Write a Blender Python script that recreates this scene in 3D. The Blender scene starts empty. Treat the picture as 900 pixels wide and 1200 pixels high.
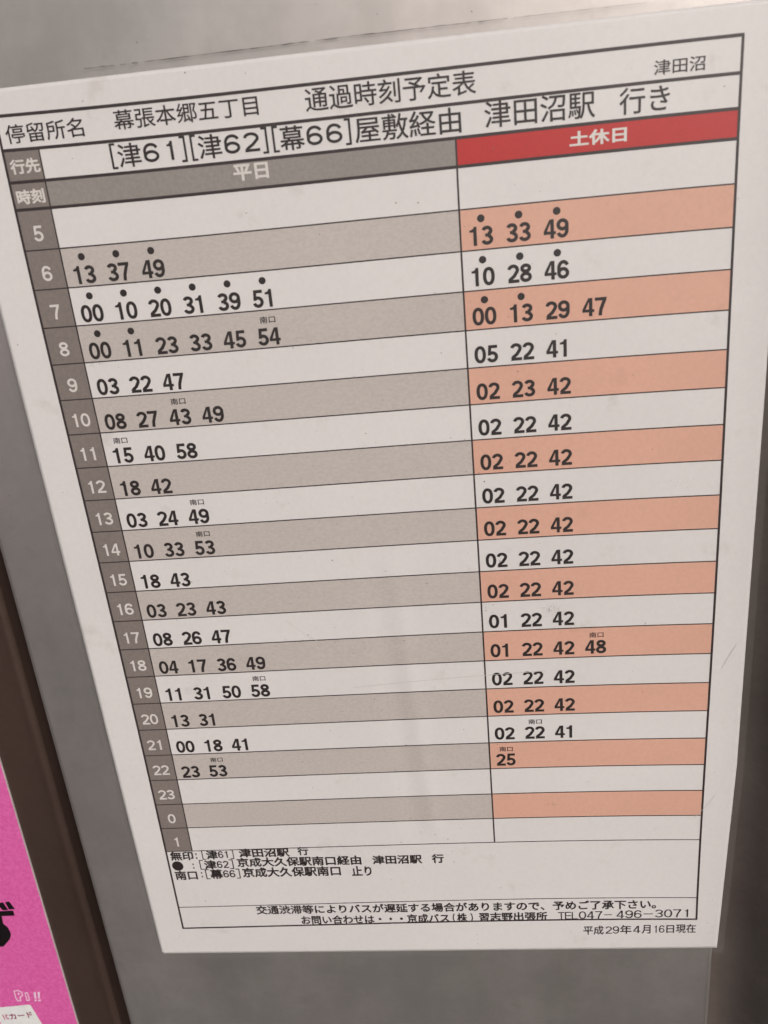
import bpy, bmesh, math, random
from mathutils import Matrix, Vector

# ------------------------------------------------------------------ camera, sky, sun, exposure
scene = bpy.context.scene
col = scene.collection
U = 0.1877                      # metres per table width (the sheet is A4)
ORIGIN = Vector((0.0, 0.0, 1.55))   # top left corner of the printed table


def P3(x, y, z=0.0):
    """table coordinates (x right, y down, z away from the viewer; table width = 1) -> metres"""
    return Vector((x * U, z * U, -y * U))


cam_d = bpy.data.cameras.new("camera")
cam = bpy.data.objects.new("camera", cam_d)
col.objects.link(cam)
R = ((0.99339802, 0.09202141, 0.06850135),
     (-0.06064923, 0.92813128, -0.36727918),
     (-0.09737579, 0.36069985, 0.92758481))


def wv(v):
    return Vector((v[0], v[2], -v[1]))


rx, up, bk = wv(R[0]), -wv(R[1]), -wv(R[2])
m = Matrix((rx, up, bk)).transposed().to_4x4()
m.translation = ORIGIN + P3(0.61551568, 0.13003036, -1.25078337)
cam.matrix_world = m
cam_d.sensor_fit = 'VERTICAL'
cam_d.sensor_height = 36.0
cam_d.lens = 997.168 / 1200 * 36.0
cam_d.clip_start = 0.01
cam_d.clip_end = 200.0
cam_d.dof.use_dof = True
cam_d.dof.focus_distance = 0.275
cam_d.dof.aperture_fstop = 20.0
scene.camera = cam

SUN_EL = math.radians(22)
SUN_AZ = math.radians(31)       # to the right of straight behind the viewer
world = bpy.data.worlds.new("World")
scene.world = world
world.use_nodes = True
nt = world.node_tree
nt.nodes.clear()
wo = nt.nodes.new('ShaderNodeOutputWorld')
bg = nt.nodes.new('ShaderNodeBackground')
bg.inputs['Strength'].default_value = 0.11
sky = nt.nodes.new('ShaderNodeTexSky')
sky.sky_type = 'NISHITA'
sky.sun_disc = False
sky.sun_elevation = SUN_EL
sky.sun_rotation = math.pi - SUN_AZ
sky.air_density = 1.0
sky.dust_density = 4.0
sky.ozone_density = 1.0
hs = nt.nodes.new('ShaderNodeHueSaturation')
hs.inputs['Saturation'].default_value = 0.25
tint = nt.nodes.new('ShaderNodeMix')
tint.data_type = 'RGBA'
tint.blend_type = 'MULTIPLY'
tint.inputs[0].default_value = 1.0
tint.inputs[7].default_value = (1.0, 0.975, 0.975, 1)
nt.links.new(sky.outputs[0], hs.inputs['Color'])
nt.links.new(hs.outputs[0], tint.inputs[6])
nt.links.new(tint.outputs[2], bg.inputs['Color'])
nt.links.new(bg.outputs[0], wo.inputs['Surface'])

sun_d = bpy.data.lights.new("sun", 'SUN')
sun_d.energy = 0.6
sun_d.angle = math.radians(25)
sun_d.color = (1.0, 0.95, 0.92)
sun = bpy.data.objects.new("sun", sun_d)
col.objects.link(sun)
sd = Vector((math.sin(SUN_AZ) * math.cos(SUN_EL), -math.cos(SUN_AZ) * math.cos(SUN_EL), math.sin(SUN_EL)))
sun.rotation_euler = sd.to_track_quat('Z', 'Y').to_euler()

scene.view_settings.view_transform = 'Standard'
scene.view_settings.look = 'None'
scene.view_settings.exposure = 0.12
scene.view_settings.gamma = 1.0

random.seed(7)

# ------------------------------------------------------------------ materials


def mat(name, base, rough=0.5, metallic=0.0, spec=0.5, coat=0.0, coat_rough=0.2,
        var=0.10, var_scale=14.0, grain=0.0, grain_scale=900.0, alt=None, bump=0.0, bump_scale=300.0,
        rough_var=0.0, stretch=(1, 1, 1), stain=0.0, streak=0.0):
    """Principled surface with soft blotches, fine grain and stains in object space"""
    mt = bpy.data.materials.new(name)
    mt.use_nodes = True
    n, l = mt.node_tree.nodes, mt.node_tree.links
    b = n['Principled BSDF']
    b.inputs['Roughness'].default_value = rough
    b.inputs['Metallic'].default_value = metallic
    b.inputs['Specular IOR Level'].default_value = spec
    b.inputs['Coat Weight'].default_value = coat
    b.inputs['Coat Roughness'].default_value = coat_rough
    tc = n.new('ShaderNodeTexCoord')
    mp = n.new('ShaderNodeMapping')
    mp.inputs['Scale'].default_value = stretch
    l.new(tc.outputs['Object'], mp.inputs['Vector'])
    vec = mp.outputs['Vector']

    def noise(scale, detail, rgh=0.6):
        t = n.new('ShaderNodeTexNoise')
        t.inputs['Scale'].default_value = scale
        t.inputs['Detail'].default_value = detail
        t.inputs['Roughness'].default_value = rgh
        l.new(vec, t.inputs['Vector'])
        return t

    def ramp(sock, p0, p1, c0, c1):
        r = n.new('ShaderNodeValToRGB')
        r.color_ramp.elements[0].position = p0
        r.color_ramp.elements[1].position = p1
        r.color_ramp.elements[0].color = c0
        r.color_ramp.elements[1].color = c1
        l.new(sock, r.inputs[0])
        return r.outputs[0]

    def mul(a, bsock, f=1.0):
        x = n.new('ShaderNodeMix')
        x.data_type = 'RGBA'
        x.blend_type = 'MULTIPLY'
        x.inputs[0].default_value = f
        if isinstance(a, tuple):
            x.inputs[6].default_value = a
        else:
            l.new(a, x.inputs[6])
        l.new(bsock, x.inputs[7])
        return x.outputs[2]

    base4 = tuple(base) + (1.0,)
    t1 = noise(var_scale, 5)
    lo = alt if alt else tuple(c * (1 - var) for c in base)
    c = ramp(t1.outputs[0], 0.30, 0.68, tuple(lo) + (1,), base4)
    if grain:
        t2 = noise(grain_scale, 2)
        g = ramp(t2.outputs[0], 0.35, 0.65, (1 - grain, 1 - grain, 1 - grain, 1), (1, 1, 1, 1))
        c = mul(c, g)
    if stain:
        t3 = noise(55.0, 6, 0.7)
        s = ramp(t3.outputs[0], 0.60, 0.78, (1, 1, 1, 1), (1 - stain, 1 - stain * 1.08, 1 - stain * 1.25, 1))
        c = mul(c, s)
    if streak:                  # streaky reflections and mottling painted into the colour: noise drawn out along the vertical
        m2 = n.new('ShaderNodeMapping')
        m2.inputs['Scale'].default_value = (1.0, 1.0, 0.10)
        l.new(tc.outputs['Object'], m2.inputs['Vector'])
        t6 = n.new('ShaderNodeTexNoise')
        t6.inputs['Scale'].default_value = 26.0
        t6.inputs['Detail'].default_value = 6
        t6.inputs['Roughness'].default_value = 0.62
        l.new(m2.outputs[0], t6.inputs['Vector'])
        c = mul(c, ramp(t6.outputs[0], 0.30, 0.70, (1 - streak * .85, 1 - streak * .85, 1 - streak * .95, 1), (1, 1, 1, 1)))
        t7 = noise(7.0, 4)
        c = mul(c, ramp(t7.outputs[0], 0.35, 0.65, (0.975, 0.99, 0.965, 1), (1.0, 0.965, 0.965, 1)))
        t8 = noise(38.0, 8, 0.72)
        c = mul(c, ramp(t8.outputs[0], 0.44, 0.60, (1 - streak * .5,) * 3 + (1,), (1, 1, 1, 1)))
    l.new(c, b.inputs['Base Color'])
    if rough_var:
        t4 = noise(var_scale * 1.7, 6)
        mr = n.new('ShaderNodeMapRange')
        mr.inputs['To Min'].default_value = rough - rough_var
        mr.inputs['To Max'].default_value = rough + rough_var
        l.new(t4.outputs[0], mr.inputs['Value'])
        l.new(mr.outputs[0], b.inputs['Roughness'])
    if bump:
        t5 = noise(bump_scale, 4)
        bp = n.new('ShaderNodeBump')
        bp.inputs['Strength'].default_value = bump
        bp.inputs['Distance'].default_value = 0.0005
        l.new(t5.outputs[0], bp.inputs['Height'])
        l.new(bp.outputs[0], b.inputs['Normal'])
    return mt


SH = dict(rough=0.55, spec=0.3, coat=0.45, coat_rough=0.33)      # printed and laminated
M = {
    'rail': mat('dark_grey_paint', (0.20, 0.168, 0.150), rough=0.42, spec=0.5, var=0.22, var_scale=20, rough_var=0.08, grain=0.08, grain_scale=400, streak=0.15),
    'paper': mat('laminated_paper', (0.722, 0.692, 0.678), var=0.075, var_scale=9, grain=0.03, grain_scale=700, stain=0.17, **SH),
    'ink': mat('black_print', (0.035, 0.027, 0.027), var=0.25, var_scale=60, grain=0.12, **SH),
    'line': mat('line_print', (0.045, 0.033, 0.034), var=0.35, var_scale=90, **SH),
    'pale': mat('unprinted_lettering', (0.70, 0.66, 0.62), var=0.08, var_scale=40, grain=0.05, **SH),
    'hour': mat('dark_grey_print', (0.235, 0.200, 0.182), var=0.10, var_scale=20, grain=0.12, grain_scale=1100, **SH),
    'head': mat('mid_grey_print', (0.30, 0.275, 0.252), var=0.10, var_scale=20, grain=0.12, grain_scale=1100, **SH),
    'grey': mat('light_grey_print', (0.545, 0.492, 0.458), var=0.06, var_scale=18, grain=0.10, grain_scale=1500,
                stain=0.08, stretch=(0.6, 1, 1), **SH),
    'orange': mat('salmon_print', (0.71, 0.405, 0.305), var=0.07, var_scale=22, grain=0.05, stain=0.14, **SH),
    'red': mat('red_print', (0.50, 0.030, 0.028), var=0.08, var_scale=22, grain=0.06, **SH),
    'plate': mat('grey_panel_metal', (0.565, 0.532, 0.518), rough=0.43, metallic=0.73, var=0.12, var_scale=16,
                 rough_var=0.09, stain=0.16, streak=0.19, bump=0.04, bump_scale=60),
    'bronze': mat('dark_bronze_paint', (0.066, 0.042, 0.034), rough=0.33, spec=0.5, var=0.35, var_scale=9,
                  rough_var=0.04, grain=0.1, grain_scale=400),
    'core': mat('pale_board_core', (0.52, 0.45, 0.43), rough=0.6, var=0.2, var_scale=60),
    'black': mat('black_vinyl', (0.012, 0.009, 0.010), rough=0.35, var=0.2),
    'lpink': mat('light_pink_print', (0.88, 0.62, 0.78), rough=0.5, var=0.12, var_scale=400),
    'card': mat('card_print', (0.80, 0.80, 0.785), rough=0.5, var=0.08, var_scale=200, grain=0.06),
    'mag': mat('magenta_print', (0.52, 0.07, 0.20), rough=0.5, var=0.15, var_scale=300),
    'dirt': mat('dirt', (0.24, 0.20, 0.17), rough=0.8, var=0.5, var_scale=200),
    'scratch': mat('scratch', (0.60, 0.57, 0.54), rough=0.5, var=0.2, var_scale=200),
    'edge': mat('film_edge_dirt', (0.13, 0.10, 0.09), rough=0.7, var=0.6, var_scale=120),
}

# pink board: metallic flake print
mt = bpy.data.materials.new('pink_sparkle_print')
mt.use_nodes = True
n, l = mt.node_tree.nodes, mt.node_tree.links
b = n['Principled BSDF']
tc = n.new('ShaderNodeTexCoord')
vo = n.new('ShaderNodeTexVoronoi')
vo.inputs['Scale'].default_value = 2600
l.new(tc.outputs['Object'], vo.inputs['Vector'])
no = n.new('ShaderNodeTexNoise')
no.inputs['Scale'].default_value = 900
no.inputs['Detail'].default_value = 3
l.new(tc.outputs['Object'], no.inputs['Vector'])
rp = n.new('ShaderNodeValToRGB')
rp.color_ramp.elements[0].position = 0.32
rp.color_ramp.elements[0].color = (0.84, 0.125, 0.44, 1)
rp.color_ramp.elements[1].position = 0.70
rp.color_ramp.elements[1].color = (0.95, 0.20, 0.54, 1)
l.new(no.outputs[0], rp.inputs[0])
l.new(rp.outputs[0], b.inputs['Base Color'])
bp = n.new('ShaderNodeBump')
bp.inputs['Strength'].default_value = 0.20
bp.inputs['Distance'].default_value = 0.0002
l.new(vo.outputs['Color'], bp.inputs['Height'])
l.new(bp.outputs[0], b.inputs['Normal'])
b.inputs['Roughness'].default_value = 0.38
b.inputs['Metallic'].default_value = 0.25
M['pink'] = mt

# clear film lip round the sheet
mt = bpy.data.materials.new('clear_film')
mt.use_nodes = True
n, l = mt.node_tree.nodes, mt.node_tree.links
b = n['Principled BSDF']
b.inputs['Base Color'].default_value = (0.40, 0.38, 0.36, 1)
b.inputs['Roughness'].default_value = 0.22
tr = n.new('ShaderNodeBsdfTransparent')
mx = n.new('ShaderNodeMixShader')
no = n.new('ShaderNodeTexNoise')
no.inputs['Scale'].default_value = 40
mr = n.new('ShaderNodeMapRange')
mr.inputs['To Min'].default_value = 0.03
mr.inputs['To Max'].default_value = 0.10
l.new(no.outputs[0], mr.inputs['Value'])
l.new(mr.outputs[0], mx.inputs[0])
l.new(tr.outputs[0], mx.inputs[1])
l.new(b.outputs[0], mx.inputs[2])
l.new(mx.outputs[0], n['Material Output'].inputs['Surface'])
M['film'] = mt

# ------------------------------------------------------------------ helpers


def root(name, label, cat):
    o = bpy.data.objects.new(name, None)
    o.empty_display_size = 0.02
    col.objects.link(o)
    o.location = ORIGIN
    o['label'] = label
    o['category'] = cat
    return o


def mesh_obj(name, verts, faces, material, parent, smooth=False):
    me = bpy.data.meshes.new(name)
    me.from_pydata([tuple(v) for v in verts], [], faces)
    me.update()
    me.materials.append(material)
    if smooth:
        for p in me.polygons:
            p.use_smooth = True
    o = bpy.data.objects.new(name, me)
    col.objects.link(o)
    o.parent = parent
    return o


# ---- the sheet is not perfectly flat or square: slight stretch of the print and soft bulges of the laminate
MON = [(0, 0), (0, 1), (0, 2), (0, 3), (0, 4), (1, 0), (1, 1), (1, 2), (1, 3), (2, 0), (2, 1), (2, 2), (3, 0), (3, 1)]
CX = [-0.00027, 0.00025, -0.00238, -0.00149, 0.00468, 0.00084, -0.00188, -0.00061, 0.00347, 0.0015, 0.00028, -0.00412, -0.00055, -0.00025]
CY = [-0.00213, -0.00228, 0.00364, -0.00055, -0.00332, -0.00204, 0.00217, -0.00202, -0.00415, 0.00262, 0.00339, -0.00148, 0.00297, 3e-05]


def warp(x, y):
    a, c = 2 * min(max(x, 0), 1) - 1, min(max(y, 0), 1.483) / 0.75 - 1
    dx = dy = 0.0
    for (i, j), p, q in zip(MON, CX, CY):
        t = a ** i * c ** j
        dx += p * t
        dy += q * t
    return x + dx, y + dy


def sstep(a, b_, v):
    t = min(max((v - a) / (b_ - a), 0), 1)
    return t * t * (3 - 2 * t)


def lift(x, y):
    """bulge of the sheet towards the viewer (table units)"""
    h = 0.0030 * math.sin(3.1 * x + 0.6) * math.sin(2.1 * y + 0.4) + 0.0010 * math.sin(6.3 * x + 2.4 * y)
    # fold running down the lower middle
    xr = 0.506 + 0.055 * (y - 1.0)
    fade = sstep(0.55, 0.95, y) * (1 - sstep(1.22, 1.30, y))
    d = x - xr
    h += fade * 0.0016 * (math.exp(-(d / 0.016) ** 2) - 0.8 * math.exp(-((d + 0.035) / 0.02) ** 2))
    return h + 0.0035


L_FILL, L_LINE, L_TEXT, L_TOP = 0.00014, 0.00028, 0.00042, 0.00056


def on_sheet(x, y, layer=0.0):
    h = lift(x, y) + layer      # readings were taken on the plane z = 0: bring them to the bulged surface
    k = (1.25078337 - h) / 1.25078337
    return P3(0.61551568 + (x - 0.61551568) * k, 0.13003036 + (y - 0.13003036) * k, -h)


def grid_patch(x0, x1, y0, y1, layer, step=0.0055, warped=True, fn=None):
    nx = max(1, round((x1 - x0) / step))
    ny = max(1, round((y1 - y0) / step))
    vs, fs = [], []
    for j in range(ny + 1):
        for i in range(nx + 1):
            x, y = x0 + (x1 - x0) * i / nx, y0 + (y1 - y0) * j / ny
            if fn:
                x, y = fn(i / nx, j / ny)
            if warped:
                x, y = warp(x, y)
            vs.append(on_sheet(x, y, layer))
    for j in range(ny):
        for i in range(nx):
            a = j * (nx + 1) + i
            fs.append((a, a + nx + 1, a + nx + 2, a + 1))
    return vs, fs


# ---- stroke lettering (half width figures and signs)
def stroke(pts, w, closed=False):
    n_ = len(pts)
    left, right = [], []
    for i in range(n_):
        p = Vector(pts[i])
        a = Vector(pts[i - 1]) if (i > 0 or closed) else None
        c = Vector(pts[(i + 1) % n_]) if (i < n_ - 1 or closed) else None
        d1 = (p - a).normalized() if a is not None else (c - p).normalized()
        d2 = (c - p).normalized() if c is not None else d1
        n1, n2 = Vector((-d1.y, d1.x)), Vector((-d2.y, d2.x))
        k = n1 + n2
        k = k.normalized() if k.length > 1e-6 else n1
        s = w / 2 / max(0.45, k.dot(n1))
        left.append(p + k * s)
        right.append(p - k * s)
    vs = left + right
    fs = []
    for i in range(n_ if closed else n_ - 1):
        j = (i + 1) % n_
        fs.append((i, n_ + i, n_ + j, j))
    return [(v.x, v.y) for v in vs], fs


def arc(cx, cy, rx_, ry_, a0, a1, k=16, e=2.0):
    out = []
    for i in range(k + 1):
        t = math.radians(a0 + (a1 - a0) * i / k)
        ct, st = math.cos(t), math.sin(t)
        out.append((cx + rx_ * math.copysign(abs(ct) ** (2 / e), ct), cy + ry_ * math.copysign(abs(st) ** (2 / e), st)))
    return out


def poly(pts):
    return list(pts), [tuple(range(len(pts)))]


def sign(ch, W, w):
    """parts of a figure in a box W wide and 1 high, stroke w"""
    a = w / 2
    m_ = W / 2
    if ch == '0':
        return [stroke(arc(m_, .5, m_ - a, .5 - a, 0, 360, 40, 2.25)[:-1], w, True)]
    if ch == '1':
        x = W * .70
        return [poly([(x - w, 0), (x, 0), (x, 1), (x - w * .78, 1), (x - w * 1.02, .90), (x - w * 1.5, .845), (x - w * 2.05, .83),
                      (x - w * 2.05, .83 - w * .62), (x - w, .83 - w * .62)])]
    if ch == '2':
        pts = arc(m_, .70, m_ - a, .30 - a, 172, -28, 18) + [(W * .58, .37), (W * .25, .20), (a * 1.25, a)]
        return [stroke(pts, w), poly([(a * .25, 0), (W, 0), (W, w * .95), (a * .25 + w * .4, w * .95)])]
    if ch == '3':
        t = arc(m_, .735, m_ - a * 1.25, .265 - a, 165, -78, 16)
        u = arc(m_, .285, m_ - a, .285 - a, 78, -168, 18)
        return [stroke(t, w), stroke(u, w), poly([(W * .34, .515 - a * .9), (W * .62, .515 - a * .9), (W * .62, .515 + a * .9), (W * .34, .515 + a * .9)])]
    if ch == '4':
        x = W * .70
        return [poly([(x - a, 0), (x + a, 0), (x + a, 1), (x - a * .9, 1), (x - a, .94)]),
                poly([(0, .22), (W, .22), (W, .22 + w * .85), (0, .22 + w * .85)]),
                poly([(0, .22 + w * .85), (w * .95, .22 + w * .85), (x - a, .80), (x - a, 1.0), (x - a * 1.4, 1.0)])]
    if ch == '5':
        pts = [(W * .20, .455)] + arc(m_ * .98, .325, m_ - a, .325 - a, 128, -165, 20)
        return [stroke(pts, w), poly([(W * .10, .40), (W * .10 + w * .9, .44), (W * .22 + w * .8, 1), (W * .17, 1)]),
                poly([(W * .17, 1 - w * .95), (W * .94, 1 - w * .95), (W * .94, 1), (W * .17, 1)])]
    if ch in '69':
        bowl = arc(m_, .315, m_ - a, .315 - a, 0, 360, 30)[:-1]
        tail = arc(m_ + W * .02, .56, m_ - a + W * .02, .44 - a, 196, 28, 18, 2.1)
        g = [stroke(bowl, w, True), stroke(tail, w), poly([(0, .30), (w, .30), (w * 1.0, .50), (0.004, .50)])]
        if ch == '9':
            g = [([(W - x, 1 - y) for x, y in v], f) for v, f in g]
        return g
    if ch == '7':
        return [poly([(0, 1 - w * .95), (W - w * .2, 1 - w * .95), (W, 1), (0, 1)]),
                stroke([(W - a * 1.1, 1 - a), (W * .66, .62), (W * .50, .32), (W * .44, 0)], w)]
    if ch == '8':
        return [stroke(arc(m_, .745, m_ - a * 1.3, .255 - a, 0, 360, 26)[:-1], w, True),
                stroke(arc(m_, .28, m_ - a, .28 - a, 0, 360, 28)[:-1], w, True)]
    if ch == '[':
        return [stroke([(W * .98, 1.13), (W * .36, 1.13), (W * .36, -.12), (W * .98, -.12)], w * .75)]
    if ch == ']':
        return [stroke([(W * .02, 1.13), (W * .64, 1.13), (W * .64, -.12), (W * .02, -.12)], w * .75)]
    if ch == '(':
        return [stroke(arc(W * 1.0, .5, W * .55, .62, 122, 238, 12), w * .8)]
    if ch == ')':
        return [stroke(arc(0, .5, W * .55, .62, 58, -58, 12), w * .8)]
    if ch == ':':
        s = w * .62
        return [poly([(m_ - s, y), (m_ + s, y), (m_ + s, y + 2 * s), (m_ - s, y + 2 * s)]) for y in (.08, .60)]
    if ch == '-':
        return [poly([(-W * .30, .46), (W * 1.30, .46), (W * 1.30, .46 + w * .8), (-W * .30, .46 + w * .8)])]
    if ch == 'T':
        return [poly([(-.04, 1 - w), (W + .04, 1 - w), (W + .04, 1), (-.04, 1)]), poly([(m_ - a, 0), (m_ + a, 0), (m_ + a, 1 - w), (m_ - a, 1 - w)])]
    if ch == 'E':
        return [poly([(0, 0), (w, 0), (w, 1), (0, 1)])] + [poly([(w, y), (W, y), (W, y + w), (w, y + w)]) for y in (0, .5 - a, 1 - w)]
    if ch == 'L':
        return [poly([(0, 0), (w, 0), (w, 1), (0, 1)]), poly([(w, 0), (W, 0), (W, w), (w, w)])]
    if ch == 'I':
        return [poly([(m_ - a, 0), (m_ + a, 0), (m_ + a, 1), (m_ - a, 1)])]
    if ch == 'C':
        return [stroke(arc(m_, .5, m_ - a, .5 - a, 40, 320, 24), w)]
    return []


HALF = set("0123456789[]():-TELIC ")
_txt = None
_cache = {}


def glyph(ch, bold):
    """outline of a full width character from Blender's own built-in font"""
    global _txt
    key = (ch, bold)
    if key in _cache:
        return _cache[key]
    if _txt is None:
        cu = bpy.data.curves.new('glyph_source', 'FONT')
        _txt = bpy.data.objects.new('glyph_source', cu)
        col.objects.link(_txt)
    cu = _txt.data
    cu.body = ch
    cu.resolution_u = 3
    bpy.context.view_layer.update()
    dg = bpy.context.evaluated_depsgraph_get()
    me = bpy.data.meshes.new_from_object(_txt.evaluated_get(dg))
    vs = [(v.co.x, v.co.y) for v in me.vertices]
    fs = [tuple(p.vertices) for p in me.polygons]
    bpy.data.meshes.remove(me)
    if bold:                    # heavier cut: a strip along every outline edge
        cnt = {}
        for f in fs:
            for a, c in zip(f, f[1:] + f[:1]):
                k = (min(a, c), max(a, c))
                cnt[k] = cnt.get(k, 0) + 1
        for (a, c), q in cnt.items():
            if q == 1:
                A, C_ = Vector(vs[a]), Vector(vs[c])
                d = C_ - A
                if d.length < 1e-6:
                    continue
                d = d.normalized() * bold
                nn = Vector((-d.y, d.x))
                o = len(vs)
                vs += [tuple(A - d * .7 + nn), tuple(A - d * .7 - nn), tuple(C_ + d * .7 - nn), tuple(C_ + d * .7 + nn)]
                fs.append((o, o + 1, o + 2, o + 3))
    r = (vs, fs)
    _cache[key] = r
    return r


def layout(text, bold=0.0, weight=0.11, half=0.5, gap=0.055, wide=None):
    """cells one unit wide; returns verts (x, y up) and faces"""
    vs, fs, x = [], [], 0.0
    for ch in text:
        if ch == '\u3000':
            x += 1.0
            continue
        if ch in HALF:
            hw = wide.get(ch, wide.get('0', half) if ch.isdigit() else half) if wide else half
            gp = 0.15 if (wide and ch.isdigit()) else gap
            for k, (v, f) in enumerate(sign(ch, (hw - gp) / 0.74, weight / 0.74)):
                o = len(vs)
                vs += [(x + gp / 2 + p * 0.74, 0.02 + q * 0.74) for p, q in v]
                fs += [tuple(i + o for i in ff) for ff in f]
            x += hw
        else:
            v, f = glyph(ch, bold)
            o = len(vs)
            vs += [(x + p, q) for p, q in v]
            fs += [tuple(i + o for i in ff) for ff in f]
            x += 1.0
    return vs, fs


def fit(vs, x0, x1, y0, y1):
    """fit the ink to a box; y down"""
    ax, bx = min(v[0] for v in vs), max(v[0] for v in vs)
    ay, by = min(v[1] for v in vs), max(v[1] for v in vs)
    return [(x0 + (x - ax) / (bx - ax) * (x1 - x0), y1 - (y - ay) / (by - ay) * (y1 - y0)) for x, y in vs]


def lettering(name, segs, material, parent, layer=L_TEXT, warped=False):
    """segs: (text, x0, x1, y0, y1, bold, weight)"""
    V, F = [], []
    for text, x0, x1, y0, y1, bold, weight, *w in segs:
        v, f = layout(text, bold, weight, wide=w[0] if w else None)
        o = len(V)
        V += fit(v, x0, x1, y0, y1)
        F += [tuple(i + o for i in ff) for ff in f]
    LA = [layer] * len(V)
    for k, f in enumerate(F):           # overlapping strips lie a hair apart
        for i in f:
            LA[i] = layer + (k % 9) * 0.000006
    P = []
    for (x, y), la in zip(V, LA):
        if warped:
            x, y = warp(x, y)
        P.append(on_sheet(x, y, la))
    return mesh_obj(name, P, F, material, parent)


def disc(cx, cy, rx_, ry_, k=24):
    return [(cx + rx_ * math.cos(2 * math.pi * i / k), cy + ry_ * math.sin(2 * math.pi * i / k)) for i in range(k)]


# ------------------------------------------------------------------ notice board (panel and frame)
CAMX, CAMY, CAMZ = 0.61551568, 0.13003036, -1.25078337
board = root('notice_board', 'weathered grey metal notice panel held between two dark bronze frame rails, carrying the white timetable', 'notice board')


def extrude_profile(name, prof, y0, y1, material, parent, ny=1, smooth=True, skew=0.0):
    k = len(prof)
    vs, fs = [], []
    for j in range(ny + 1):
        y = y0 + (y1 - y0) * j / ny
        for x, z in prof:
            vs.append(P3(x + skew * (y - 1.2), y, z))
    for j in range(ny):
        for i in range(k):
            a, c = j * k + i, j * k + (i + 1) % k
            fs.append((a, c, c + k, a + k))
    fs.append(tuple(range(k)))
    fs.append(tuple(range(ny * k, ny * k + k))[::-1])
    o = mesh_obj(name, vs, fs, material, parent)
    bm = bmesh.new()
    bm.from_mesh(o.data)
    bmesh.ops.recalc_face_normals(bm, faces=bm.faces)
    bm.to_mesh(o.data)
    bm.free()
    if smooth:
        for p in o.data.polygons:
            p.use_smooth = True
        o.data.set_sharp_from_angle(angle=math.radians(35))
    return o


def carc(cx, cz, r, a0, a1, k=8):
    return [(cx + r * math.cos(math.radians(a0 + (a1 - a0) * i / k)), cz + r * math.sin(math.radians(a0 + (a1 - a0) * i / k))) for i in range(k + 1)]


ZP = 0.004
r_ = 0.008
prof = carc(-0.1705 + r_, ZP + r_, r_, 180, 270) + [(-0.163, ZP)] + [(x / 10, ZP) for x in range(-1, 11)] + [(1.029, ZP)] + carc(1.0365 - r_, ZP + r_, r_, 270, 360) + [(1.0365, .10), (-0.1705, .10)]
extrude_profile('panel', prof, -0.55, 2.45, M['plate'], board, skew=-0.004)
# left rail: deep groove, rounded lip, then a flat stile that carries the pink board
lip = [(-0.1745, .10), (-0.1745, .040), (-0.186, .040)] + carc(-0.2000, .0110, .0105, 20, -90) + [(-0.2045, .0010), (-0.210, .0024), (-0.222, .0028), (-0.26, .0028), (-0.62, .0028), (-0.63, .008), (-0.63, .10)]
extrude_profile('frame_rail', lip, -0.55, 2.45, M['bronze'], board, skew=-0.006)
lip = [(1.0395, .10), (1.0395, .036), (1.048, .0325), (1.058, .0290), (1.070, .0235), (1.083, .0155), (1.096, .0045), (1.108, -.0085), (1.119, -.024), (1.129, -.043), (1.136, -.064), (1.140, -.090), (1.150, -.10), (1.30, -.10), (1.30, .10)]
extrude_profile('frame_rail', lip, -0.55, 2.45, M['rail'], board, skew=-0.004)

random.seed(5)
vs, fs = [], []
for i in range(170):
    if i % 3 == 0:
        x, y = random.uniform(-.16, 1.03), random.uniform(-.30, -.05)
    elif i % 3 == 1:
        x, y = random.uniform(-.165, -.065), random.uniform(0, 1.8)
    else:
        x, y = random.uniform(-.15, 1.03), random.uniform(1.57, 1.95)
    rr, kk, a0 = random.choice((.0006, .0007, .0009, .0012)), random.choice((5, 6, 7)), random.random() * 6
    o = len(vs)
    vs += [P3(x + rr * random.uniform(.5, 1) * math.cos(a0 + 6.283 * q / kk), y + rr * random.uniform(.5, 1) * math.sin(a0 + 6.283 * q / kk), ZP - .0003) for q in range(kk)]
    fs.append(tuple(range(o, o + kk)))
o = mesh_obj('dust_specks', vs, fs, M['dirt'], board)
o['kind'] = 'stuff'

# ------------------------------------------------------------------ timetable sheet
sheet = root('timetable_sheet', 'laminated white bus timetable with grey and salmon rows, on the grey panel', 'timetable')
LEFT = [(-0.0372, -0.0607), (0.25, -0.0605), (0.87, -0.0590), (1.21, -0.0597), (1.5535, -0.0592)]
RIGHT = [(-0.0372, 1.0565), (0.49, 1.0562), (0.80, 1.0548), (1.13, 1.0535), (1.5525, 1.0402)]


def lerp(tab, y):
    for (a, u), (b_, v) in zip(tab, tab[1:]):
        if y <= b_:
            return u + (v - u) * (y - a) / (b_ - a)
    return tab[-1][1]


def sheet_xy(s, t):
    y = -0.0355 + t * (1.5535 + 0.0355) + (-0.0018 * s * (1 - t))
    return lerp(LEFT, y) * (1 - s) + lerp(RIGHT, y) * s, y


v, f = grid_patch(-0.06, 1.055, -0.036, 1.553, 0.0, fn=sheet_xy, warped=False)
paper = mesh_obj('paper', v, f, M['paper'], sheet, smooth=True)
sol = paper.modifiers.new('thickness', 'SOLIDIFY')
sol.thickness = 0.00025
sol.offset = -1

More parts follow.
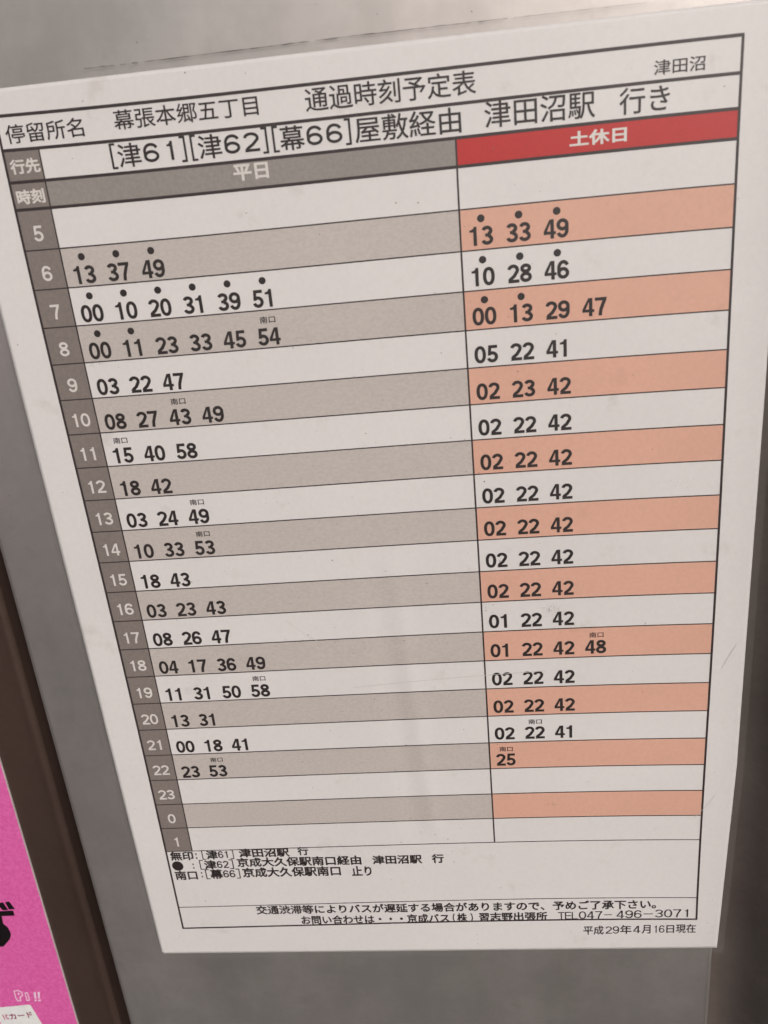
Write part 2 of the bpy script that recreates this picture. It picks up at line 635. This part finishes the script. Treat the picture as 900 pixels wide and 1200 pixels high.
# clear lip of the laminate
ring = []
K = 60
fw = 0.0118
outer, inner = [], []
for i in range(K):
    inner.append(sheet_xy(i / K, 0)); x, y = sheet_xy(i / K, 0); outer.append((x + (2 * (i / K) - 1) * fw, y - fw))
for i in range(K):
    inner.append(sheet_xy(1, i / K)); x, y = sheet_xy(1, i / K); outer.append((x + fw, y + (2 * (i / K) - 1) * fw))
for i in range(K):
    inner.append(sheet_xy(1 - i / K, 1)); x, y = sheet_xy(1 - i / K, 1); outer.append((x + (1 - 2 * (i / K)) * fw, y + fw))
for i in range(K):
    inner.append(sheet_xy(0, 1 - i / K)); x, y = sheet_xy(0, 1 - i / K); outer.append((x - fw, y + (1 - 2 * (i / K)) * fw))
N = len(inner)
vs = [on_sheet(x, y, -0.0003) for x, y in inner] + [P3(x, y, -0.0012) for x, y in outer]
fs = [(i, (i + 1) % N, N + (i + 1) % N, N + i) for i in range(N)]
film = mesh_obj('film_lip', vs, fs, M['film'], sheet, smooth=True)
# grime caught along the top edge of the film
vs, fs = [], []
random.seed(3)
for i in range(90):
    s = 0.18 + 0.66 * i / 89
    x = -0.06 + 1.117 * s
    y = -0.0355 - 0.0018 * s - fw + 0.0006 * math.sin(x * 9) + random.uniform(-.0003, .0003)
    h = 0.0006 * random.uniform(.25, 1.0) * (1 - 0.55 * sstep(.5, .84, s))
    vs += [P3(x, y - h, -0.0016), P3(x, y + h, -0.0016)]
for i in range(89):
    if random.random() < .93:
        fs.append((2 * i, 2 * i + 1, 2 * i + 3, 2 * i + 2))
mesh_obj('film_edge_grime', vs, fs, M['edge'], sheet)

ROW = [0.0, 0.04314, 0.08462, 0.12079]
D = 0.0555908
ROW += [ROW[3] + D * k for k in range(1, 22)] + [1.42803, 1.48279]
X0, X1, X2, X3 = 0.0, 0.0522, 0.62905, 1.0


def cell(name, x0, x1, y0, y1, mk, parent=sheet):
    v, f = grid_patch(x0, x1, y0, y1, L_FILL)
    return mesh_obj(name, v, f, M[mk], parent, smooth=True)


c = cell('destination_cell', X0, X1, ROW[1], ROW[2], 'hour')
lettering('lettering', [('行先', .0066, .0502, .0540, .0738, .032, .1)], M['pale'], c)
c = cell('clock_cell', X0, X1, ROW[2], ROW[3], 'hour')
lettering('lettering', [('時刻', .0060, .0475, .0940, .1138, .032, .1)], M['pale'], c)
c = cell('weekday_header', X1, X2, ROW[2], ROW[3], 'head')
lettering('lettering', [('平日', .3220, .3715, .0900, .1112, .032, .1)], M['pale'], c)
c = cell('holiday_header', X2, X3, ROW[2], ROW[3], 'red')
lettering('lettering', [('土休日', .7807, .8556, .0918, .1106, .032, .1)], M['pale'], c)

WEEK = {1: '13* 37* 49*', 2: '00* 10* 20* 31* 39* 51*', 3: '00* 11* 23 33 45 54#', 4: '03 22 47', 5: '08 27 43# 49',
        6: '15# 40 58', 7: '18 42', 8: '03 24 49#', 9: '10 33 53#', 10: '18 43', 11: '03 23 43', 12: '08 26 47',
        13: '04 17 36 49', 14: '11 31 50 58#', 15: '13 31', 16: '00 18 41', 17: '23 53#'}
HOLI = {1: '13* 33* 49*', 2: '10* 28* 46*', 3: '00* 13* 29 47', 4: '05 22 41', 5: '02 23 42', 6: '02 22 42', 7: '02 22 42',
        8: '02 22 42', 9: '02 22 42', 10: '02 22 42', 11: '02 22 42', 12: '01 22 42', 13: '01 22 42 48#', 14: '02 22 42',
        15: '02 22 42', 16: '02 22# 41', 17: '25#'}


def figures(text, x, ybase, cap, cellw, gw, weight, layer):
    """figures of one number; x is the left of its first cell"""
    V, F = [], []
    for i, ch in enumerate(text):
        for k, (v, f) in enumerate(sign(ch, gw / cap, weight)):
            o = len(V)
            for p, q in v:
                V.append((x + i * cellw + p * cap, ybase - q * cap, layer + k * 0.00001))
            F += [tuple(a + o for a in ff) for ff in f]
    return V, F


def put(V):
    out = []
    for x, y, la in V:
        wx, wy = warp(x, y)
        out.append(on_sheet(wx, wy, la))
    return out


for k in range(21):
    hour = str((5 + k) % 24)
    y0 = ROW[3] + D * k
    c = cell('hour_cell', X0, X1, y0, y0 + D, 'hour')
    x = 0.0103 if len(hour) == 2 else 0.0183
    V, F = figures(hour, x, y0 + .785 * D, .0214, .0160, .0148, .165, L_TEXT)
    mesh_obj('numeral', put(V), F, M['pale'], c)
    if k % 2:
        cell('shaded_weekday_row', X1, X2, y0, y0 + D, 'grey')
        cell('shaded_holiday_row', X2, X3, y0, y0 + D, 'orange')
    for tab, xs, base, nm in ((WEEK, X1 + .0117, .930, 'weekday_departures'), (HOLI, X2 + .0110, .893, 'holiday_departures')):
        if k not in tab:
            continue
        V, F, extra = [], [], []
        for i, w in enumerate(tab[k].split()):
            x = xs + i * .0519
            v, f = figures(w[:2], x, y0 + base * D, 0.0256, .0176, .0166, .188, L_TEXT)
            o = len(V)
            V += v
            F += [tuple(a + o for a in ff) for ff in f]
            if w[2:]:
                extra.append((w[2], x))
        t = mesh_obj(nm, put(V), F, M['ink'], sheet)
        for kind, x in extra:
            if kind == '*':
                d = disc(x + .0182, y0 + .245 * D, .0052, .0052)
                mesh_obj('transfer_dot', put([(a, b_, L_TEXT) for a, b_ in d]), [tuple(range(len(d)))], M['ink'], t)
            else:
                lettering('south_exit_mark', [('南口', x + .0068, x + .0298, y0 + .165 * D, y0 + .345 * D, 0.014, .1)], M['ink'], t, warped=True)

# ruled lines
VS, FS = [], []


def rule(x0, y0, x1, y1, w, layer=L_LINE):
    k = max(2, round(max(abs(x1 - x0), abs(y1 - y0)) / 0.008))
    o = len(VS)
    for i in range(k + 1):
        x, y = x0 + (x1 - x0) * i / k, y0 + (y1 - y0) * i / k
        for s in (-1, 1):
            px, py = (x, y + s * w / 2) if abs(x1 - x0) > abs(y1 - y0) else (x + s * w / 2, y)
            px, py = warp(px, py)
            VS.append(on_sheet(px, py, layer))
    for i in range(k):
        FS.append((o + 2 * i, o + 2 * i + 1, o + 2 * i + 3, o + 2 * i + 2))


HW = 0.0042
for y in ROW[:1]:
    rule(X0 - .002, y, X3 + .0016, y, HW)
rule(X0, ROW[1], X3, ROW[1], HW)
rule(X0, ROW[2], X3, ROW[2], HW)
rule(X0, ROW[3], X3, ROW[3], HW)
for k in range(1, 22):
    rule(X0, ROW[3] + D * k, X3, ROW[3] + D * k, 0.0019 if k < 21 else 0.0017)
rule(X0, ROW[25], X3, ROW[25], 0.0017)
rule(X0 - .0015, ROW[26], X3 + .0016, ROW[26], 0.0036)
LV = L_LINE + 0.00004
rule(X0, 0, X0, ROW[26], 0.0036, LV)
rule(X3, 0, X3, ROW[26], 0.0036, LV)
rule(X1, ROW[1], X1, ROW[24], 0.0021, LV)
rule(X2, ROW[2], X2, ROW[24], 0.0026, LV)
mesh_obj('ruled_lines', VS, FS, M['line'], sheet)

I = M['ink']
lettering('stop_name_lettering', [('停留所名', .0110, .1232, .0100, .0345, .008, .1), ('幕張本郷五丁目', .1672, .3688, .0066, .0315, .008, .1)], I, sheet)
lettering('title_lettering', [('通過時刻予定表', .4330, .6608, .0050, .0346, .008, .1)], I, sheet)
lettering('terminal_lettering', [('津田沼', .8890, .9535, .0178, .0352, .008, .1)], I, sheet)
lettering('route_lettering', [('[津61][津62][幕66]', .1535, .4905, .0468, .0800, .010, .115, {'0': .77, '[': .36, ']': .36}), ('屋敷経由', .4955, .6388, .0470, .0792, .008, .1),
                              ('津田沼駅', .6700, .8146, .0445, .0774, .008, .1), ('行き', .8455, .9100, .0462, .0782, .008, .1)], I, sheet)
bd = 0.030
lettering('legend_lettering', [('無印', .0055, .0512, 1.2900, 1.3120, bd, .12), (':', .0560, .0585, 1.2950, 1.3090, 0, .14),
                               ('[津61]', .0685, .1310, 1.2880, 1.3110, bd, .11), ('津田沼駅', .1412, .2397, 1.2865, 1.3080, bd, .1),
                               ('行', .2559, .2767, 1.2850, 1.3055, bd, .1)], I, sheet)
leg = lettering('legend_lettering', [(':', .0460, .0485, 1.3200, 1.3330, 0, .14), ('[津62]', .0600, .1268, 1.3120, 1.3355, bd, .11),
                                     ('京成大久保駅南口経由', .1341, .3755, 1.3085, 1.3315, bd, .1),
                                     ('津田沼駅', .3966, .4910, 1.3100, 1.3315, bd, .1), ('行', .5096, .5320, 1.3095, 1.3310, bd, .1)], I, sheet)
d = disc(.0160, 1.3255, .0112, .0116, 28)
mesh_obj('transfer_dot', [on_sheet(a, b_, L_TEXT) for a, b_ in d], [tuple(range(len(d)))], I, leg)
lettering('legend_lettering', [('南口', .0065, .0511, 1.3375, 1.3605, bd, .12), (':', .0590, .0615, 1.3415, 1.3550, 0, .14),
                               ('[幕66]', .0678, .1363, 1.3350, 1.3595, bd, .11), ('京成大久保駅南口', .1413, .3333, 1.3330, 1.3575, bd, .1),
                               ('止り', .3544, .3930, 1.3345, 1.3590, bd, .1)], I, sheet)
lettering('contact_lettering', [('交通渋滞等によりバスが遅延する場合がありますので、予めご了承下さい。', .1540, .9242, 1.4295, 1.4525, .026, .1)], I, sheet)
lettering('contact_lettering', [('お問い合わせは・・・京成バス', .2410, .5330, 1.4570, 1.4800, .026, .1), ('(', .5395, .5445, 1.4565, 1.4795, 0, .1),
                                ('株', .5480, .5675, 1.4565, 1.4795, .026, .1), (')', .5735, .5785, 1.4565, 1.4790, 0, .1),
                                ('習志野出張所', .5905, .7210, 1.4560, 1.4790, .026, .1),
                                ('TEL', .7411, .7782, 1.4575, 1.4760, 0, .085), ('047', .7805, .8246, 1.4567, 1.4755, 0, .085),
                                ('-', .8278, .8425, 1.4651, 1.4667, 0, .1), ('496', .8510, .8978, 1.4557, 1.4750, 0, .085),
                                ('-', .9009, .9185, 1.4643, 1.4659, 0, .1), ('3071', .9224, .9835, 1.4550, 1.4745, 0, .085)], I, sheet)
lettering('date_lettering', [('平成', .7885, .8270, 1.4935, 1.5160, .012, .1), ('29', .8305, .8560, 1.4955, 1.5140, 0, .085), ('年', .8580, .8795, 1.4925, 1.5155, .012, .1),
                             ('4', .8825, .8960, 1.4950, 1.5135, 0, .085), ('月', .8985, .9150, 1.4930, 1.5150, .012, .1),
                             ('16', .9225, .9410, 1.4945, 1.5130, 0, .085), ('日', .9445, .9590, 1.4945, 1.5140, .012, .1),
                             ('現在', .9620, .9990, 1.4920, 1.5145, .012, .1)], I, sheet)

# dirt on the laminate: specks, a few smears and scratches
random.seed(21)
vs, fs = [], []


def speck(x, y, r, layer=L_TOP):
    k = random.choice((5, 6, 7))
    o = len(vs)
    a0 = random.random() * 6
    e = random.uniform(.45, 1)
    for i in range(k):
        t = a0 + 2 * math.pi * i / k
        q = r * random.uniform(.55, 1)
        vs.append(on_sheet(x + q * math.cos(t), y + q * e * math.sin(t), layer))
    fs.append(tuple(range(o, o + k)))


for i in range(330):
    x, y = random.uniform(-.055, 1.035), random.uniform(-.03, 1.54)
    if random.random() < .45:
        x = .25 + .4 * random.random()
        y = .5 + random.random() * .9
    speck(x, y, random.choice((.0006, .0007, .0008, .0009, .0011, .0014)))
for i in range(3):
    speck(.585 + random.uniform(-.001, .001), 1.512 + .012 * i, .0012)
for cx, cy, n_, s in ((.742, .805, 70, .010), (.395, .335, 16, .008), (.70, .545, 12, .02), (.93, .60, 10, .012), (.07, .345, 22, .007), (.46, 1.115, 9, .004), (.735, 1.20, 18, .004)):
    for i in range(n_):
        speck(random.gauss(cx, s), random.gauss(cy, s * .5), random.uniform(.0004, .0009))
o = mesh_obj('dirt_specks', vs, fs, M['dirt'], sheet)
o['kind'] = 'stuff'
vs, fs = [], []
for pts, w in (([(.40, .9385), (.50, .9315), (.60, .926), (.73, .921)], .0009), ([(.30, .80), (.33, .83), (.352, .845)], .0007),
               ([(1.018, .93), (1.03, .905), (1.04, .885)], .0008), ([(.985, 1.24), (1.005, 1.215), (1.02, 1.19)], .0008)):
    q = []
    for (a, b_), (c_, d_) in zip(pts, pts[1:]):
        for t in range(12):
            q.append((a + (c_ - a) * t / 12, b_ + (d_ - b_) * t / 12))
    q.append(pts[-1])
    v, f = stroke(q, w)
    o = len(vs)
    vs += [on_sheet(x, y, L_TOP) for x, y in v]
    fs += [tuple(i + o for i in ff) for ff in f]
o = mesh_obj('scratches', vs, fs, M['scratch'], sheet)
o['kind'] = 'stuff'

# ------------------------------------------------------------------ pink sign beside the board
pink = root('pink_sign', 'sparkly pink sign board with pale edge and black lettering beside the grey panel', 'sign')
ZF, ZB = -0.0022, 0.0016          # front and back of the board
KF = (ZF - CAMZ) / -CAMZ


def ptop(xt, yt, z=ZF):
    """a point measured on the timetable's plane moved along its line of sight onto the board's face"""
    k_ = (z - CAMZ) / -CAMZ
    return CAMX + (xt - CAMX) * k_, CAMY + (yt - CAMY) * k_


def edge_x(y):
    return -0.2795 - 0.0117 * (y - 1.4)


r2 = 0.0035
vs, fs = [], []
NY = 24
prof = []
for i in range(5):
    t = math.radians(90 * i / 4)
    prof.append((-r2 + r2 * math.sin(t), ZF + r2 * (1 - math.cos(t)) * .6))
for name, mk, pr in (('face', 'pink', [(-0.95, ZF), (-0.5, ZF), (-0.0012, ZF)]), ('board_core', 'core', [(-0.0012, ZF), (0.0, ZF + .0006), (0.0, ZB), (-0.95, ZB), (-0.95, ZF)])):
    vs, fs = [], []
    k = len(pr)
    for j in range(NY + 1):
        y = -0.4 + 2.8 * j / NY
        for dx, z in pr:
            vs.append(P3(edge_x(y) + dx, y, z))
    for j in range(NY):
        for i in range(k - 1):
            a = j * k + i
            fs.append((a, a + k, a + k + 1, a + 1))
    mesh_obj(name, vs, fs, M[mk], pink)


def px(u, v):
    """reading of a photograph point as table coordinates at the sheet's plane, then on the pink face"""
    d = Vector((R[0][0], R[0][1], R[0][2])) * ((u - 450) / 997.168) + Vector(R[1]) * ((v - 600) / 997.168) + Vector(R[2])
    t = (ZF - CAMZ) / d.z
    return CAMX + d.x * t, CAMY + d.y * t


def flat(name, polys, mk, parent, lay):
    vs, fs = [], []
    for f_, pl in polys:
        o = len(vs)
        vs += [P3(*px(*q), ZF - lay) for q in pl]
        fs += [tuple(i + o for i in ff) for ff in f_]
    return mesh_obj(name, vs, fs, M[mk], parent)


def ng(pl):
    return ([tuple(range(len(pl)))], pl)


flat('bold_lettering', [
    ng([(-14, 1061.5), (3.6, 1057.2), (9.8, 1066.2), (3.2, 1066.4), (0.2, 1063), (-12, 1066.5)]),
    ng([(6.1, 1057.4), (10.6, 1056.0), (17.6, 1064.8), (11.0, 1065.6)]),
    ng([(-16, 1068.3), (15.6, 1066.9), (17.1, 1072.8), (2.2, 1073.3), (3.9, 1082), (9.3, 1086.7), (12.3, 1092), (13, 1095.4), (11.4, 1100.8), (4.4, 1108.8), (-3, 1109.2), (-12, 1106), (-17, 1098), (-14, 1086), (-8, 1081), (-10, 1074)]),
], 'black', pink, 0.0006)


def outline(pts, w, closed=True):
    v, f = stroke(pts, w, closed)
    return (f, v)


flat('small_lettering', [
    outline([(16.6, 1161.2), (21, 1160.3), (25.6, 1162.6), (26.6, 1166.2), (23.6, 1168.6), (24.4, 1172.4), (20.8, 1172.5), (18.6, 1168.5)], 1.2),
    ng([(20.6, 1164.4), (22.6, 1162.8), (23.2, 1164.6), (21.6, 1165.8)]),
    outline([(29.6, 1163.4), (32.4, 1163.2), (34.6, 1172.0), (31.6, 1172.3)], 1.1),
    ng([(39.2, 1162.4), (42.0, 1162.2), (42.8, 1169.8), (40.6, 1170)]), ng([(40.4, 1171.2), (43, 1171), (43.2, 1172.8), (40.6, 1173)]),
    ng([(44.2, 1162.2), (47.0, 1162.0), (46.8, 1169.8), (44.6, 1170)]), ng([(44.8, 1171.2), (47.6, 1171), (48, 1172.8), (45, 1173)]),
], 'lpink', pink, 0.0006)
card = flat('card_picture', [ng([(-8, 1183.5), (-5.5, 1180.7), (33.2, 1177.0), (35.2, 1177.3), (36.6, 1178.6), (62, 1220.5), (60, 1224), (21, 1228), (17.5, 1226)])], 'card', pink, 0.0006)
v, f = layout('ICカード', 0.022, .12, half=.42)
v = fit(v, 0, 1, 0, 1)
q0, q1, q2, q3 = (2.6, 1188.4), (36.6, 1185.0), (6.0, 1195.0), (39.5, 1191.6)
vv = []
for s, t in v:
    top = (q0[0] + (q1[0] - q0[0]) * s, q0[1] + (q1[1] - q0[1]) * s)
    bot = (q2[0] + (q3[0] - q2[0]) * s, q2[1] + (q3[1] - q2[1]) * s)
    vv.append((top[0] + (bot[0] - top[0]) * t, top[1] + (bot[1] - top[1]) * t))
flat('lettering', [(f, vv)], 'mag', card, 0.0011)

if _txt is not None:
    cu = _txt.data
    bpy.data.objects.remove(_txt)
    bpy.data.curves.remove(cu)
